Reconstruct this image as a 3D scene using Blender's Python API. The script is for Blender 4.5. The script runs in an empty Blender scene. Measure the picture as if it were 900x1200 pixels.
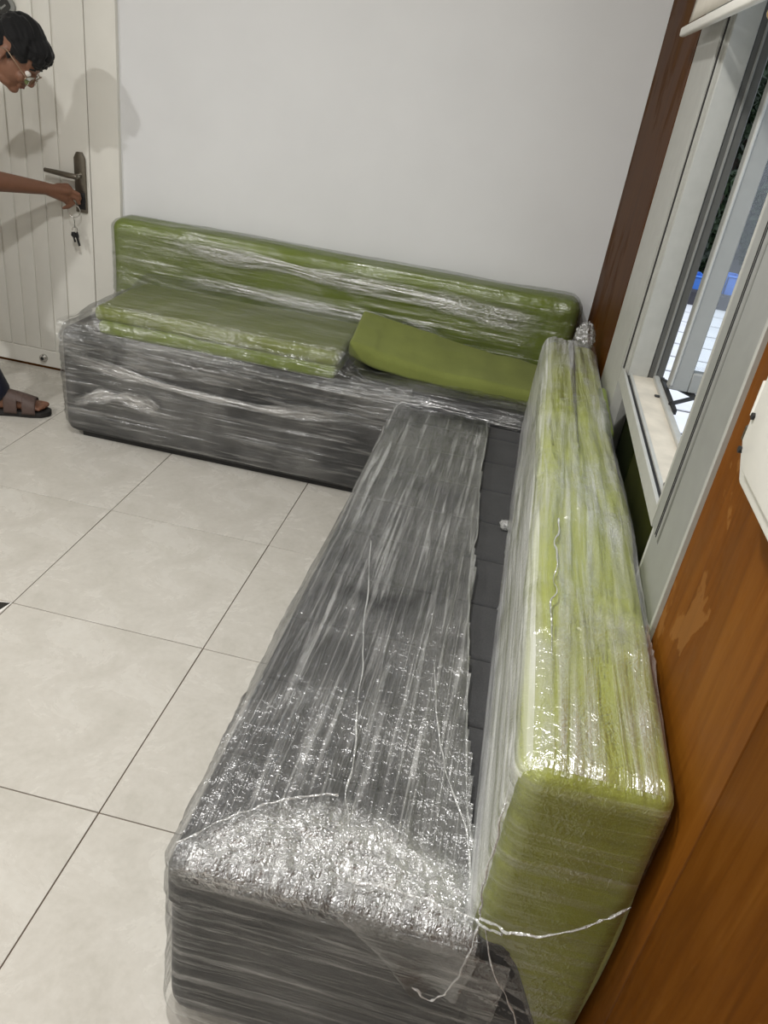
import bpy, bmesh, math, random
import numpy as np
from mathutils import Vector, Matrix

# ------------------------------------------------------------------ camera
scene = bpy.context.scene
C = scene.collection
cam_d = bpy.data.cameras.new('camera')
cam = bpy.data.objects.new('camera', cam_d)
C.objects.link(cam)
cam_d.sensor_fit = 'AUTO'; cam_d.sensor_width = 36.0
cam_d.lens = 914.14 * 36.0 / 1200.0
cam_d.clip_start = 0.02
cam.matrix_world = Matrix(((0.97247, -0.21066, 0.09962, 1.25480),
                           (0.18892, 0.46244, -0.86629, -2.28397),
                           (0.13642, 0.86126, 0.48951, 1.52593),
                           (0, 0, 0, 1)))
scene.camera = cam

# ------------------------------------------------------------------ world, lights, exposure
world = bpy.data.worlds.new('sky'); scene.world = world; world.use_nodes = True
wn = world.node_tree.nodes
wn['Background'].inputs[0].default_value = (0.82, 0.90, 1.0, 1)
wn['Background'].inputs[1].default_value = 1.6

def lamp(name, loc, size, power, col):
    l = bpy.data.lights.new(name, 'AREA'); l.shape = 'DISK'; l.size = size
    l.energy = power; l.color = col
    o = bpy.data.objects.new(name, l); o.location = loc; C.objects.link(o)
    return o
lamp('ceiling_lamp', (-1.75, -2.0, 2.86), 0.17, 54, (1.0, 0.99, 0.97))
lamp('ceiling_lamp', (0.50, -1.30, 2.86), 0.17, 45, (1.0, 0.99, 0.97))
lamp('ceiling_lamp', (0.70, -3.30, 2.86), 0.17, 22, (1.0, 0.99, 0.97))  # unseen fill lamp, added behind the camera to brighten surfaces facing it

vs = scene.view_settings
vs.view_transform = 'Standard'; vs.look = 'None'; vs.gamma = 1.0
vs.use_curve_mapping = False
vs.exposure = 0.0

# ------------------------------------------------------------------ material helpers
def s2l(c):
    return tuple(((v/255.0)/12.92 if v/255.0 <= 0.04045 else ((v/255.0+0.055)/1.055)**2.4) for v in c) + (1.0,)

class NT:
    def __init__(self, name):
        self.m = bpy.data.materials.new(name); self.m.use_nodes = True
        self.t = self.m.node_tree; self.t.nodes.clear()
        self.out = self.t.nodes.new('ShaderNodeOutputMaterial')
    def n(self, kind, **kw):
        nd = self.t.nodes.new(kind)
        for k, v in kw.items():
            if k.startswith('_'):
                setattr(nd, k[1:], v)
            else:
                nd.inputs[k.replace('__', ' ')].default_value = v
        return nd
    def l(self, a, b): self.t.links.new(a, b)
    def surf(self, s): self.l(s, self.out.inputs['Surface'])
    def coord(self, kind='Object', scale=(1, 1, 1), rot=(0, 0, 0)):
        tc = self.n('ShaderNodeTexCoord'); mp = self.n('ShaderNodeMapping')
        mp.inputs['Scale'].default_value = scale; mp.inputs['Rotation'].default_value = rot
        self.l(tc.outputs[kind], mp.inputs['Vector']); return mp.outputs[0]
    def noise(self, vec, scale, detail=3, rough=0.5, dist=0.0):
        nd = self.n('ShaderNodeTexNoise'); nd.inputs['Scale'].default_value = scale
        nd.inputs['Detail'].default_value = detail; nd.inputs['Roughness'].default_value = rough
        nd.inputs['Distortion'].default_value = dist
        self.l(vec, nd.inputs['Vector']); return nd.outputs['Fac']
    def ramp(self, fac, stops):
        r = self.n('ShaderNodeValToRGB'); e = r.color_ramp.elements
        while len(e) < len(stops): e.new(0.5)
        for el, (p, c) in zip(e, stops): el.position = p; el.color = c
        self.l(fac, r.inputs[0]); return r.outputs[0]
    def mapr(self, fac, a, b, c, d):
        r = self.n('ShaderNodeMapRange'); r.inputs[1].default_value = a; r.inputs[2].default_value = b
        r.inputs[3].default_value = c; r.inputs[4].default_value = d
        self.l(fac, r.inputs[0]); return r.outputs[0]
    def math(self, op, a, b):
        r = self.n('ShaderNodeMath'); r.operation = op
        for i, v in enumerate((a, b)):
            if isinstance(v, (int, float)): r.inputs[i].default_value = v
            else: self.l(v, r.inputs[i])
        return r.outputs[0]
    def bump(self, h, strength, dist=0.002):
        b = self.n('ShaderNodeBump'); b.inputs['Strength'].default_value = strength
        b.inputs['Distance'].default_value = dist; self.l(h, b.inputs['Height']); return b.outputs[0]
    def pbsdf(self, rough=0.5, metal=0.0, col=None, spec=0.5):
        p = self.n('ShaderNodeBsdfPrincipled'); p.inputs['Roughness'].default_value = rough
        p.inputs['Metallic'].default_value = metal
        p.inputs['Specular IOR Level'].default_value = spec
        if col is not None: p.inputs['Base Color'].default_value = col
        self.surf(p.outputs[0]); return p

def plain(name, rgb, rough=0.5, metal=0.0, var=0.06, scale=25, bump=0.0, spec=0.5):
    t = NT(name); p = t.pbsdf(rough, metal, None, spec); v = t.coord()
    c = s2l(rgb); f = t.noise(v, scale, 4)
    lo = tuple(x*(1-var) for x in c[:3]) + (1,); hi = tuple(min(1, x*(1+var)) for x in c[:3]) + (1,)
    t.l(t.ramp(f, [(0.3, lo), (0.7, hi)]), p.inputs['Base Color'])
    if bump: t.l(t.bump(f, bump), p.inputs['Normal'])
    return t.m

def fabric(name, rgb, var=0.25, weave=420, bump=0.5, rough=0.85, mott=9):
    t = NT(name); p = t.pbsdf(rough, 0, None, 0.25); v = t.coord()
    c = s2l(rgb); f = t.noise(v, weave, 2); g = t.noise(v, mott, 3)
    lo = tuple(x*(1-var) for x in c[:3]) + (1,); hi = tuple(min(1, x*(1+var)) for x in c[:3]) + (1,)
    mixf = t.math('ADD', t.math('MULTIPLY', f, 0.6), t.math('MULTIPLY', g, 0.4))
    t.l(t.ramp(mixf, [(0.33, lo), (0.67, hi)]), p.inputs['Base Color'])
    t.l(t.bump(f, bump, 0.001), p.inputs['Normal'])
    p.inputs['Sheen Weight'].default_value = 0.1
    return t.m

def film_mat(name, haze=0.22, gloss=0.3, rough=0.2, along=3.0, across=60.0, bump=0.8, crum=0.5, patch=(0.35, 0.65), fade=False, thr=(0.5, 0.74), fres=0.8):
    """thin clear stretch film: clear where taut, milky where creases and layers bunch up"""
    t = NT(name)
    uv = t.coord('UV', (along, across, 1)); ob = t.coord('Object')
    st = t.noise(uv, 1.0, 4, 0.6, 0.9)
    st2 = t.noise(t.coord('UV', (along*0.6, across*0.32, 1), (0, 0, 0.12)), 1.0, 3, 0.6, 1.2)
    big = t.noise(ob, 3.6, 3, 0.55, 0.6)
    cr = t.noise(ob, 80.0, 2, 0.55, 0.7)
    crr = t.math('ABSOLUTE', t.math('SUBTRACT', cr, 0.5), 0.0)
    patchv = t.mapr(big, patch[0], patch[1], 0.15, 1.0)
    h = t.math('ADD', t.math('ADD', st, t.math('MULTIPLY', st2, 1.2)), t.math('MULTIPLY', t.math('MULTIPLY', crr, patchv), 2.0*crum))
    nrm = t.bump(h, bump, 0.016)
    gl = t.n('ShaderNodeBsdfGlossy'); gl.inputs['Roughness'].default_value = rough
    gl.inputs['Color'].default_value = (1, 1, 1, 1); t.l(nrm, gl.inputs['Normal'])
    tr = t.n('ShaderNodeBsdfTransparent'); tr.inputs['Color'].default_value = (0.95, 0.955, 0.95, 1)
    fr = t.n('ShaderNodeFresnel'); fr.inputs['IOR'].default_value = 1.45; t.l(nrm, fr.inputs['Normal'])
    crease = t.mapr(st, thr[0], thr[1], 0.0, 1.0)
    gf = t.math('ADD', t.math('MULTIPLY', fr.outputs[0], fres), t.math('MULTIPLY', t.math('ADD', t.math('MULTIPLY', crease, 0.7), t.math('MULTIPLY', patchv, 0.5)), gloss))
    hz = t.math('MULTIPLY', t.math('ADD', t.math('MULTIPLY', crease, 0.85), 0.15), t.math('MULTIPLY', patchv, haze))
    if fade:   # a folded band thins out towards its two edges and ends
        sx = t.n('ShaderNodeSeparateXYZ'); tc = t.n('ShaderNodeTexCoord'); t.l(tc.outputs['UV'], sx.inputs[0])
        e = t.math('ABSOLUTE', t.math('SUBTRACT', sx.outputs[1], 0.5), 0.0)
        fd = t.mapr(e, 0.2, 0.5, 1.0, 0.0)
        ex = t.math('ABSOLUTE', t.math('SUBTRACT', sx.outputs[0], 0.5), 0.0)
        fd = t.math('MULTIPLY', fd, t.mapr(ex, 0.36, 0.5, 1.0, 0.0))
        hz = t.math('MULTIPLY', hz, fd); gf = t.math('MULTIPLY', gf, fd)
    gfc = t.math('MINIMUM', gf, 0.9)
    m1 = t.n('ShaderNodeMixShader'); t.l(gfc, m1.inputs[0]); t.l(tr.outputs[0], m1.inputs[1]); t.l(gl.outputs[0], m1.inputs[2])
    df = t.n('ShaderNodeBsdfDiffuse'); df.inputs['Color'].default_value = (0.88, 0.89, 0.88, 1); t.l(nrm, df.inputs['Normal'])
    m2 = t.n('ShaderNodeMixShader'); t.l(hz, m2.inputs[0]); t.l(m1.outputs[0], m2.inputs[1]); t.l(df.outputs[0], m2.inputs[2])
    t.surf(m2.outputs[0]); return t.m

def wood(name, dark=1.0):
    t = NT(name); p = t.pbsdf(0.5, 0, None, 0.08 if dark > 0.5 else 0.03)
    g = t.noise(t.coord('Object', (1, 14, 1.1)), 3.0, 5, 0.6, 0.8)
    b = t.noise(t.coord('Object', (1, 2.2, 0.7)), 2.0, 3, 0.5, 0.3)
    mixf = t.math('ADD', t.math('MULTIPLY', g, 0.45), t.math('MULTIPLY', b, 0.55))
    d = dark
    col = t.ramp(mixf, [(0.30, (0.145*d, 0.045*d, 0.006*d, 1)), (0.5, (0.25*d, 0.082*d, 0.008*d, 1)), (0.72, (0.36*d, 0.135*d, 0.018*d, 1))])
    # worn varnish patches with ragged outlines
    w = t.noise(t.coord('Object', (1, 1.6, 1.0)), 2.6, 6, 0.6, 0.2)
    mask = t.mapr(w, 0.60, 0.612, 0.0, 0.55)
    mx = t.n('ShaderNodeMixRGB'); t.l(mask, mx.inputs[0]); t.l(col, mx.inputs[1]); mx.inputs[2].default_value = (0.42*d, 0.19*d, 0.05*d, 1)
    t.l(mx.outputs[0], p.inputs['Base Color'])
    t.l(t.mapr(w, 0.5, 0.62, 0.45, 0.65), p.inputs['Roughness'])
    t.l(t.bump(g, 0.12, 0.002), p.inputs['Normal'])
    return t.m

def tile_mat():
    t = NT('porcelain_tile'); p = t.pbsdf(0.22, 0, None, 0.5)
    v = t.coord('Object'); oi = t.n('ShaderNodeObjectInfo')
    f = t.noise(v, 6.0, 6, 0.65, 0.6); g = t.noise(v, 55.0, 4, 0.6)
    mixf = t.math('ADD', t.math('MULTIPLY', f, 0.7), t.math('MULTIPLY', g, 0.3))
    col = t.ramp(mixf, [(0.32, s2l((184, 180, 170))), (0.5, s2l((196, 192, 183))), (0.7, s2l((207, 204, 196)))])
    t.l(col, p.inputs['Base Color'])
    t.l(t.mapr(f, 0.3, 0.7, 0.2, 0.32), p.inputs['Roughness'])
    return t.m

def emis(name, rgb, s):
    t = NT(name); e = t.n('ShaderNodeEmission'); e.inputs[0].default_value = s2l(rgb); e.inputs[1].default_value = s; t.surf(e.outputs[0]); return t.m

def glass_mat(name, tint, dark):
    t = NT(name)
    tr = t.n('ShaderNodeBsdfTransparent'); tr.inputs[0].default_value = tint
    gl = t.n('ShaderNodeBsdfGlossy'); gl.inputs['Roughness'].default_value = 0.03
    fr = t.n('ShaderNodeFresnel'); fr.inputs['IOR'].default_value = 1.52
    ds = t.noise(t.coord(), 3.0, 3)
    f = t.math('ADD', t.math('MULTIPLY', fr.outputs[0], 1.3), t.math('MULTIPLY', ds, dark))
    m = t.n('ShaderNodeMixShader'); t.l(f, m.inputs[0]); t.l(tr.outputs[0], m.inputs[1]); t.l(gl.outputs[0], m.inputs[2])
    t.surf(m.outputs[0]); return t.m

M = {}
M['wall'] = plain('wall_paint', (222, 223, 224), 0.7, var=0.02, scale=4)
M['wall2'] = plain('side_wall_paint', (205, 203, 198), 0.75, var=0.02, scale=4)
M['ceil'] = plain('ceiling_paint', (225, 224, 220), 0.8, var=0.02)
M['door'] = plain('door_paint', (223, 221, 213), 0.5, var=0.025, scale=7)
M['tile'] = tile_mat()
M['grout'] = plain('grout', (92, 76, 60), 0.9)
M['black_stone'] = plain('black_stone', (38, 38, 36), 0.25)
M['white_stone'] = plain('white_stone', (232, 230, 224), 0.3)
M['grey'] = fabric('charcoal_upholstery', (62, 62, 63))
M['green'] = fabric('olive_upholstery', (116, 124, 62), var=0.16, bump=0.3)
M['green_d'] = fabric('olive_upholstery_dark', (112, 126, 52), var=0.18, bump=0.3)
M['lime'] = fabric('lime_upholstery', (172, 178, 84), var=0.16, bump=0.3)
M['film_base'] = film_mat('stretch_film_side', haze=0.11, gloss=0.32, rough=0.24, along=2.2, across=60, bump=0.50, crum=0.5, thr=(0.52, 0.72), fres=0.5)
M['film_front'] = film_mat('stretch_film_front', haze=0.13, gloss=0.30, rough=0.22, along=2.2, across=60, bump=0.5, crum=0.4, thr=(0.52, 0.72), fres=0.5)
M['film_green'] = film_mat('stretch_film_taut', haze=0.10, gloss=0.24, rough=0.24, along=2.0, across=42, bump=0.42, crum=0.5, fres=0.4)
M['film_seat'] = film_mat('stretch_film_seat', haze=0.32, gloss=0.42, rough=0.25, along=2.6, across=78, bump=0.50, crum=0.5, patch=(0.3, 0.6))
M['film_milky'] = film_mat('stretch_film_layered', haze=0.30, gloss=0.34, rough=0.25, along=2.0, across=45, bump=0.42, crum=0.6, patch=(0.38, 0.62), thr=(0.42, 0.7))
M['film_side'] = film_mat('stretch_film_milky', haze=0.46, gloss=0.20, rough=0.28, along=1.2, across=45, bump=0.35, crum=0.3, patch=(0.2, 0.5), thr=(0.35, 0.65))
M['film_end'] = film_mat('stretch_film_end', haze=0.16, gloss=0.16, rough=0.25, along=2.0, across=50, bump=0.35, crum=0.4)
M['film_fold'] = film_mat('stretch_film_fold', haze=0.35, gloss=0.45, rough=0.25, along=30, across=30, bump=0.5, patch=(0.2, 0.3), thr=(0.35, 0.6))
M['film_band'] = film_mat('stretch_film_band', haze=0.24, gloss=0.5, rough=0.25, along=5, across=4, bump=0.5, crum=0.8, patch=(0.3, 0.5), fade=True, thr=(0.4, 0.65))
M['film_lip'] = film_mat('stretch_film_turned', haze=0.22, gloss=0.5, rough=0.25, along=16, across=5, bump=0.5, crum=0.8, patch=(0.25, 0.45), fade=True)
M['film_frost'] = film_mat('stretch_film_frosted', haze=0.2, gloss=0.6, rough=0.27, along=30, across=40, bump=0.5, crum=1.0, patch=(0.25, 0.45))
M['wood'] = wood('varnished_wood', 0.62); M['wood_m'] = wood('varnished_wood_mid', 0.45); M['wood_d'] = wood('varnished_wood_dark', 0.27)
M['wood_edge'] = plain('worn_wood_edge', (150, 128, 108), 0.6)
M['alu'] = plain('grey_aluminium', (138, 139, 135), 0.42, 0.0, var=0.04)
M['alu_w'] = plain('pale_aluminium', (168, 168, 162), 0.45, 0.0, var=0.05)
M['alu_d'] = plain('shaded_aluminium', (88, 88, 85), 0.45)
M['sill'] = plain('dirty_sill', (196, 188, 172), 0.6, var=0.16, scale=14)
M['gasket'] = plain('black_gasket', (26, 26, 26), 0.6)
M['glass'] = glass_mat('clear_glass', (0.93, 0.95, 0.95, 1), 0.02)
M['dglass'] = glass_mat('smoked_glass', (0.10, 0.11, 0.12, 1), 0.45)
M['nickel'] = plain('brushed_nickel', (120, 114, 104), 0.35, 0.85)
M['steel'] = plain('polished_steel', (190, 188, 184), 0.22, 0.95)
M['brass'] = plain('brass', (196, 160, 90), 0.3, 0.8)
M['skin'] = plain('skin', (122, 84, 64), 0.5, var=0.05, scale=40)
M['hair'] = fabric('black_hair', (9, 9, 11), var=0.5, weave=260, bump=0.8, rough=0.7)
M['shirt'] = fabric('white_cotton', (214, 206, 194), var=0.05, bump=0.3)
M['navy'] = fabric('navy_cotton', (22, 24, 40), var=0.2)
M['sandal'] = plain('brown_leather', (82, 66, 60), 0.6, var=0.12, scale=60, bump=0.3)
M['sole'] = plain('dark_rubber', (30, 27, 26), 0.7)
M['eye'] = plain('eye_white', (220, 215, 208), 0.2)
M['iris'] = plain('dark_iris', (25, 18, 14), 0.2)
M['wire'] = plain('glasses_metal', (150, 130, 110), 0.3, 0.9)
M['plastic'] = plain('white_plastic', (224, 222, 214), 0.35, var=0.02)
M['blind'] = plain('blind_fabric', (208, 202, 190), 0.8, var=0.03)
M['paver'] = plain('porch_stone', (232, 230, 232), 0.6, var=0.06, scale=5)
M['dark_joint'] = plain('dark_joint', (52, 50, 50), 0.8)
M['blue'] = plain('blue_plastic', (70, 125, 215), 0.45)
M['dark_wall'] = plain('dark_rendered_wall', (58, 56, 62), 0.8, var=0.2, scale=6)
M['leaf'] = plain('leaf_green', (34, 48, 26), 0.5, var=0.5, scale=8)
M['bark'] = plain('bark', (52, 42, 34), 0.9, var=0.3)

# ------------------------------------------------------------------ object helpers
def link(name, me, mat, parent=None):
    o = bpy.data.objects.new(name, me); C.objects.link(o)
    if mat is not None:
        me.materials.clear(); me.materials.append(mat)
    if parent is not None:
        o.parent = parent
        o.matrix_parent_inverse = parent.matrix_basis.inverted()
    return o
def tag(o, label, cat, group=None):
    o['label'] = label; o['category'] = cat
    if group: o['group'] = group
    return o
def struct(o): o['kind'] = 'structure'; return o
def empty(name, loc, label, cat, group=None):
    o = bpy.data.objects.new(name, None); o.location = loc; o.empty_display_size = 0.05
    C.objects.link(o); return tag(o, label, cat, group)

def smooth(me, angle=None):
    me.polygons.foreach_set('use_smooth', [True]*len(me.polygons))
    if angle:
        try: me.set_sharp_from_angle(angle=angle)
        except Exception: pass

def box(name, lo, hi, mat, parent=None, bev=0.0, seg=2):
    bm = bmesh.new(); bmesh.ops.create_cube(bm, size=1.0)
    for v in bm.verts:
        v.co = Vector([(lo[i]+hi[i])/2 + v.co[i]*(hi[i]-lo[i]) for i in range(3)])
    if bev: bmesh.ops.bevel(bm, geom=list(bm.edges), offset=bev, segments=seg, affect='EDGES', profile=0.5)
    me = bpy.data.meshes.new(name); bm.to_mesh(me); bm.free()
    if bev: smooth(me, math.radians(40))
    return link(name, me, mat, parent)

def prism(name, pts, axis, a, b, mat, parent=None, bev=0.0):
    """extrude a 2D outline along an axis from a to b"""
    bm = bmesh.new(); vs = []
    def P(u, v, w): return {'x': (w, u, v), 'y': (u, w, v), 'z': (u, v, w)}[axis]
    lo = [bm.verts.new(P(u, v, a)) for u, v in pts]; hi = [bm.verts.new(P(u, v, b)) for u, v in pts]
    bm.faces.new(lo); bm.faces.new(list(reversed(hi)))
    n = len(pts)
    for i in range(n): bm.faces.new((lo[i], hi[i], hi[(i+1) % n], lo[(i+1) % n]))
    bmesh.ops.recalc_face_normals(bm, faces=bm.faces)
    if bev: bmesh.ops.bevel(bm, geom=list(bm.edges), offset=bev, segments=2, affect='EDGES', profile=0.5)
    me = bpy.data.meshes.new(name); bm.to_mesh(me); bm.free()
    if bev: smooth(me, math.radians(40))
    return link(name, me, mat, parent)

def mesh_np(name, V, F, mat, parent=None, uv=None, sm=True):
    me = bpy.data.meshes.new(name)
    V = np.asarray(V, dtype=np.float32); F = np.asarray(F, dtype=np.int32); k = F.shape[1]
    me.vertices.add(len(V)); me.vertices.foreach_set('co', V.ravel())
    me.loops.add(F.size); me.loops.foreach_set('vertex_index', F.ravel())
    me.polygons.add(len(F)); me.polygons.foreach_set('loop_start', np.arange(0, F.size, k, dtype=np.int32))
    try: me.polygons.foreach_set('loop_total', np.full(len(F), k, dtype=np.int32))
    except Exception: pass
    if uv is not None:
        l = me.uv_layers.new(name='UVMap'); l.data.foreach_set('uv', np.asarray(uv, dtype=np.float32).ravel())
    me.update(calc_edges=True)
    if sm: smooth(me)
    return link(name, me, mat, parent)

def tube(name, pts, rads, mat, parent=None, seg=10, cap=True, uvm=False):
    P = [Vector(p) for p in pts]; n = len(P)
    if isinstance(rads, (int, float)): rads = [rads]*n
    V, F = [], []; up = Vector((0.13, 0.31, 0.94)).normalized()
    T = [(P[min(i+1, n-1)]-P[max(i-1, 0)]).normalized() for i in range(n)]
    nrm = (up - T[0]*up.dot(T[0]))
    if nrm.length < 1e-3: nrm = Vector((1, 0, 0)) - T[0]*T[0].x
    nrm.normalize()
    for i in range(n):
        nrm = (nrm - T[i]*nrm.dot(T[i])).normalized(); b = T[i].cross(nrm)
        for k in range(seg):
            a = 2*math.pi*k/seg; V.append(P[i] + (nrm*math.cos(a)+b*math.sin(a))*rads[i])
    for i in range(n-1):
        for k in range(seg):
            F.append((i*seg+k, i*seg+(k+1) % seg, (i+1)*seg+(k+1) % seg, (i+1)*seg+k))
    if cap:
        F.append(tuple(reversed(range(seg)))); F.append(tuple((n-1)*seg+k for k in range(seg)))
    me = bpy.data.meshes.new(name); me.from_pydata([tuple(v) for v in V], [], F); me.update(); smooth(me, math.radians(50))
    return link(name, me, mat, parent)

# ------------------------------------------------------------------ numpy noise
def _hash(ix, iy, s):
    h = (ix.astype(np.int64)*374761393 + iy.astype(np.int64)*668265263 + s*1442695041) & 0x7fffffff
    h = ((h ^ (h >> 13))*1274126177) & 0x7fffffff
    h = h ^ (h >> 16)
    return (h & 0xffff)/65535.0
def N2(x, y, s=0):
    x = np.asarray(x, float); y = np.asarray(y, float)
    ix = np.floor(x); iy = np.floor(y); fx = x-ix; fy = y-iy
    fx = fx*fx*fx*(fx*(fx*6-15)+10); fy = fy*fy*fy*(fy*(fy*6-15)+10)
    ix = ix.astype(np.int64); iy = iy.astype(np.int64)
    a = _hash(ix, iy, s); b = _hash(ix+1, iy, s); c = _hash(ix, iy+1, s); d = _hash(ix+1, iy+1, s)
    return (a*(1-fx)+b*fx)*(1-fy) + (c*(1-fx)+d*fx)*fy
def ridge(n): return (1-np.abs(2*n-1))**1.5
def streak(a, c, s=0, f=1.0):
    """wrinkles running along a, 0..1"""
    c2 = c + 0.035*(N2(a*2.3, c*3, s+9)-0.5) + 0.012*(N2(a*7, c*11, s+8)-0.5)
    w = 0.45*ridge(N2(a*2.5, c2*28*f, s)) + 0.33*ridge(N2(a*5, c2*62*f, s+1)) + 0.22*ridge(N2(a*11, c2*120*f, s+2))
    return 1.6*w*(0.3+1.0*N2(a*3, c*4, s+5))
def crumple(a, c, s=0, f=1.0):
    a2 = a + 0.03*(N2(a*9, c*9, s+3)-0.5); c2 = c + 0.03*(N2(a*9, c*9, s+4)-0.5)
    return 0.5*ridge(N2(a2*24*f, c2*24*f, s)) + 0.3*ridge(N2(a2*50*f, c2*50*f, s+1)) + 0.2*ridge(N2(a2*95*f, c2*95*f, s+2))
def sst(x, a, b):
    t = np.clip((np.asarray(x, float)-a)/(b-a), 0, 1); return t*t*(3-2*t)

def rbox(name, lo, hi, r, step, mat, parent=None, disp=None, deform=None, keep=None, top_along='y'):
    """rounded box on a fine grid. disp(P,N,a,c)->offset along normal; keep(center,N)->mask of faces"""
    lo = np.array(lo, float); hi = np.array(hi, float); ctr = (lo+hi)/2; h = (hi-lo)/2
    Vs, Fs, Ns = [], [], []; off = 0
    def axis_pts(k):
        core = np.linspace(-h[k]+r, h[k]-r, max(2, int(round((2*h[k]-2*r)/step))+1))
        m = max(3, int(round(r*1.57/step))+1); t = np.linspace(0, np.pi/4, m)[1:]
        e = r*np.tan(t)      # cube face parameter outside the core
        return np.concatenate([(-h[k]+r - e)[::-1], core, h[k]-r+e])
    ap = [axis_pts(k) for k in range(3)]
    for k in range(3):
        i, j = (k+1) % 3, (k+2) % 3
        A, B = np.meshgrid(ap[i], ap[j], indexing='ij')
        for sgn in (-1, 1):
            Q = np.zeros(A.shape+(3,)); Q[..., i] = A; Q[..., j] = B; Q[..., k] = sgn*h[k]
            Vs.append(Q.reshape(-1, 3))
            na, nb = A.shape; idx = np.arange(na*nb).reshape(na, nb)+off
            f = np.stack([idx[:-1, :-1], idx[1:, :-1], idx[1:, 1:], idx[:-1, 1:]], -1).reshape(-1, 4)
            if sgn < 0: f = f[:, ::-1]
            Fs.append(f); off += na*nb
    Q = np.concatenate(Vs); F = np.concatenate(Fs)
    _, first, inv = np.unique(np.round(Q, 6), axis=0, return_index=True, return_inverse=True)
    Q = Q[first]; F = inv.reshape(-1)[F]
    inner = np.clip(Q, -h+r, h-r); d = Q-inner; n = d/np.linalg.norm(d, axis=1, keepdims=True)
    P = inner + r*n + ctr
    # local wrap coordinates per vertex
    an = np.abs(n); top = an[:, 2] > np.maximum(an[:, 0], an[:, 1])
    if top_along == 'y': ta, tc = P[:, 1], P[:, 0]
    else: ta, tc = P[:, 0], P[:, 1]
    a = np.where(top, ta, P[:, 0]+P[:, 1]); c = np.where(top, tc, P[:, 2])
    if disp is not None: P = P + n*disp(P, n, a, c)[:, None]
    if keep is not None:
        cen = P[F].mean(1); cn = n[F].mean(1); F = F[keep(cen, cn)]
    fn = np.abs(n[F].mean(1)); ft = fn[:, 2] > np.maximum(fn[:, 0], fn[:, 1])
    PF = P[F]
    ua = np.where(ft[:, None], PF[..., 1] if top_along == 'y' else PF[..., 0], PF[..., 0]+PF[..., 1])
    uc = np.where(ft[:, None], PF[..., 0] if top_along == 'y' else PF[..., 1], PF[..., 2])
    if deform is not None: P = deform(P)
    used = np.unique(F); mp = -np.ones(len(P), int); mp[used] = np.arange(len(used))
    return mesh_np(name, P[used], mp[F], mat, parent, np.stack([ua, uc], -1))

def sheet(name, fn, nu, nv, mat, parent=None, keep=None, uvs=(1, 1)):
    """grid surface fn(u,v) with u,v in 0..1 -> xyz arrays; uv in metres by uvs"""
    u, v = np.meshgrid(np.linspace(0, 1, nu), np.linspace(0, 1, nv), indexing='ij')
    P = np.stack(fn(u.ravel(), v.ravel()), -1)
    idx = np.arange(nu*nv).reshape(nu, nv)
    F = np.stack([idx[:-1, :-1], idx[1:, :-1], idx[1:, 1:], idx[:-1, 1:]], -1).reshape(-1, 4)
    U = np.stack([u.ravel()*uvs[0], v.ravel()*uvs[1]], -1)
    if keep is not None:
        F = F[keep(u.ravel()[F].mean(1), v.ravel()[F].mean(1))]
        used = np.unique(F); mp = -np.ones(len(P), int); mp[used] = np.arange(len(used)); P = P[used]; U = U[used]; F = mp[F]
    return mesh_np(name, P, F, mat, parent, U[F])

# ================================================================== ROOM
YB = 1.136          # back wall plane
XR = 1.60           # right wall plane
XL, YN, ZC = -3.4, -3.8, 2.9
fl = struct(box('floor', (XL, YN, -0.09), (XR+0.02, YB+0.02, -0.0035), M['grout']))
G = 0.0014; TS = 0.6
full = None
for ix in range(-6, 3):
    for iy in range(-7, 2):
        x0, x1, y0, y1 = ix*TS, (ix+1)*TS, iy*TS, (iy+1)*TS
        cx0, cx1, cy0, cy1 = max(x0, XL), min(x1, XR), max(y0, YN), min(y1, YB)
        if cx1-cx0 < 0.01 or cy1-cy0 < 0.01: continue
        whole = cx0 == x0 and cx1 == x1 and cy0 == y0 and cy1 == y1
        if whole and full is not None:
            o = bpy.data.objects.new('tile', full); C.objects.link(o)
        else:
            o = box('tile', (cx0-x0+G, cy0-y0+G, -0.008), (cx1-x0-G, cy1-y0-G, 0), M['tile'], None, 0.0008, 1)
            if whole: full = o.data
        o.location = (x0, y0, 0); o.parent = fl
# small black kite inlay in one tile corner
k = prism('tile_inlay', [(-0.001, -0.601), (-0.006, -0.66), (-0.20, -0.80), (-0.06, -0.607)], 'z', -0.004, 0.0006, M['white_stone'], fl)
k = prism('tile_inlay', [(-0.004, -0.604), (-0.013, -0.645), (-0.19, -0.79), (-0.05, -0.613)], 'z', -0.004, 0.0012, M['black_stone'], fl)

wb = struct(box('wall_back', (-0.51, YB, 0), (XR+0.05, YB+0.12, ZC), M['wall']))
struct(box('wall_back', (XL, YB, 0), (-1.66, YB+0.12, ZC), M['wall']))
struct(box('wall_back', (-1.66, YB, 2.16), (-0.51, YB+0.12, ZC), M['wall']))
struct(box('wall_left', (XL-0.12, YN, 0), (XL, YB+0.12, ZC), M['wall2']))
struct(box('wall_front', (XL-0.12, YN-0.12, 0), (XR+0.12, YN, ZC), M['wall2']))
struct(box('ceiling', (XL-0.12, YN-0.12, ZC), (XR+0.12, YB+0.12, ZC+0.1), M['ceil']))

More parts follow.
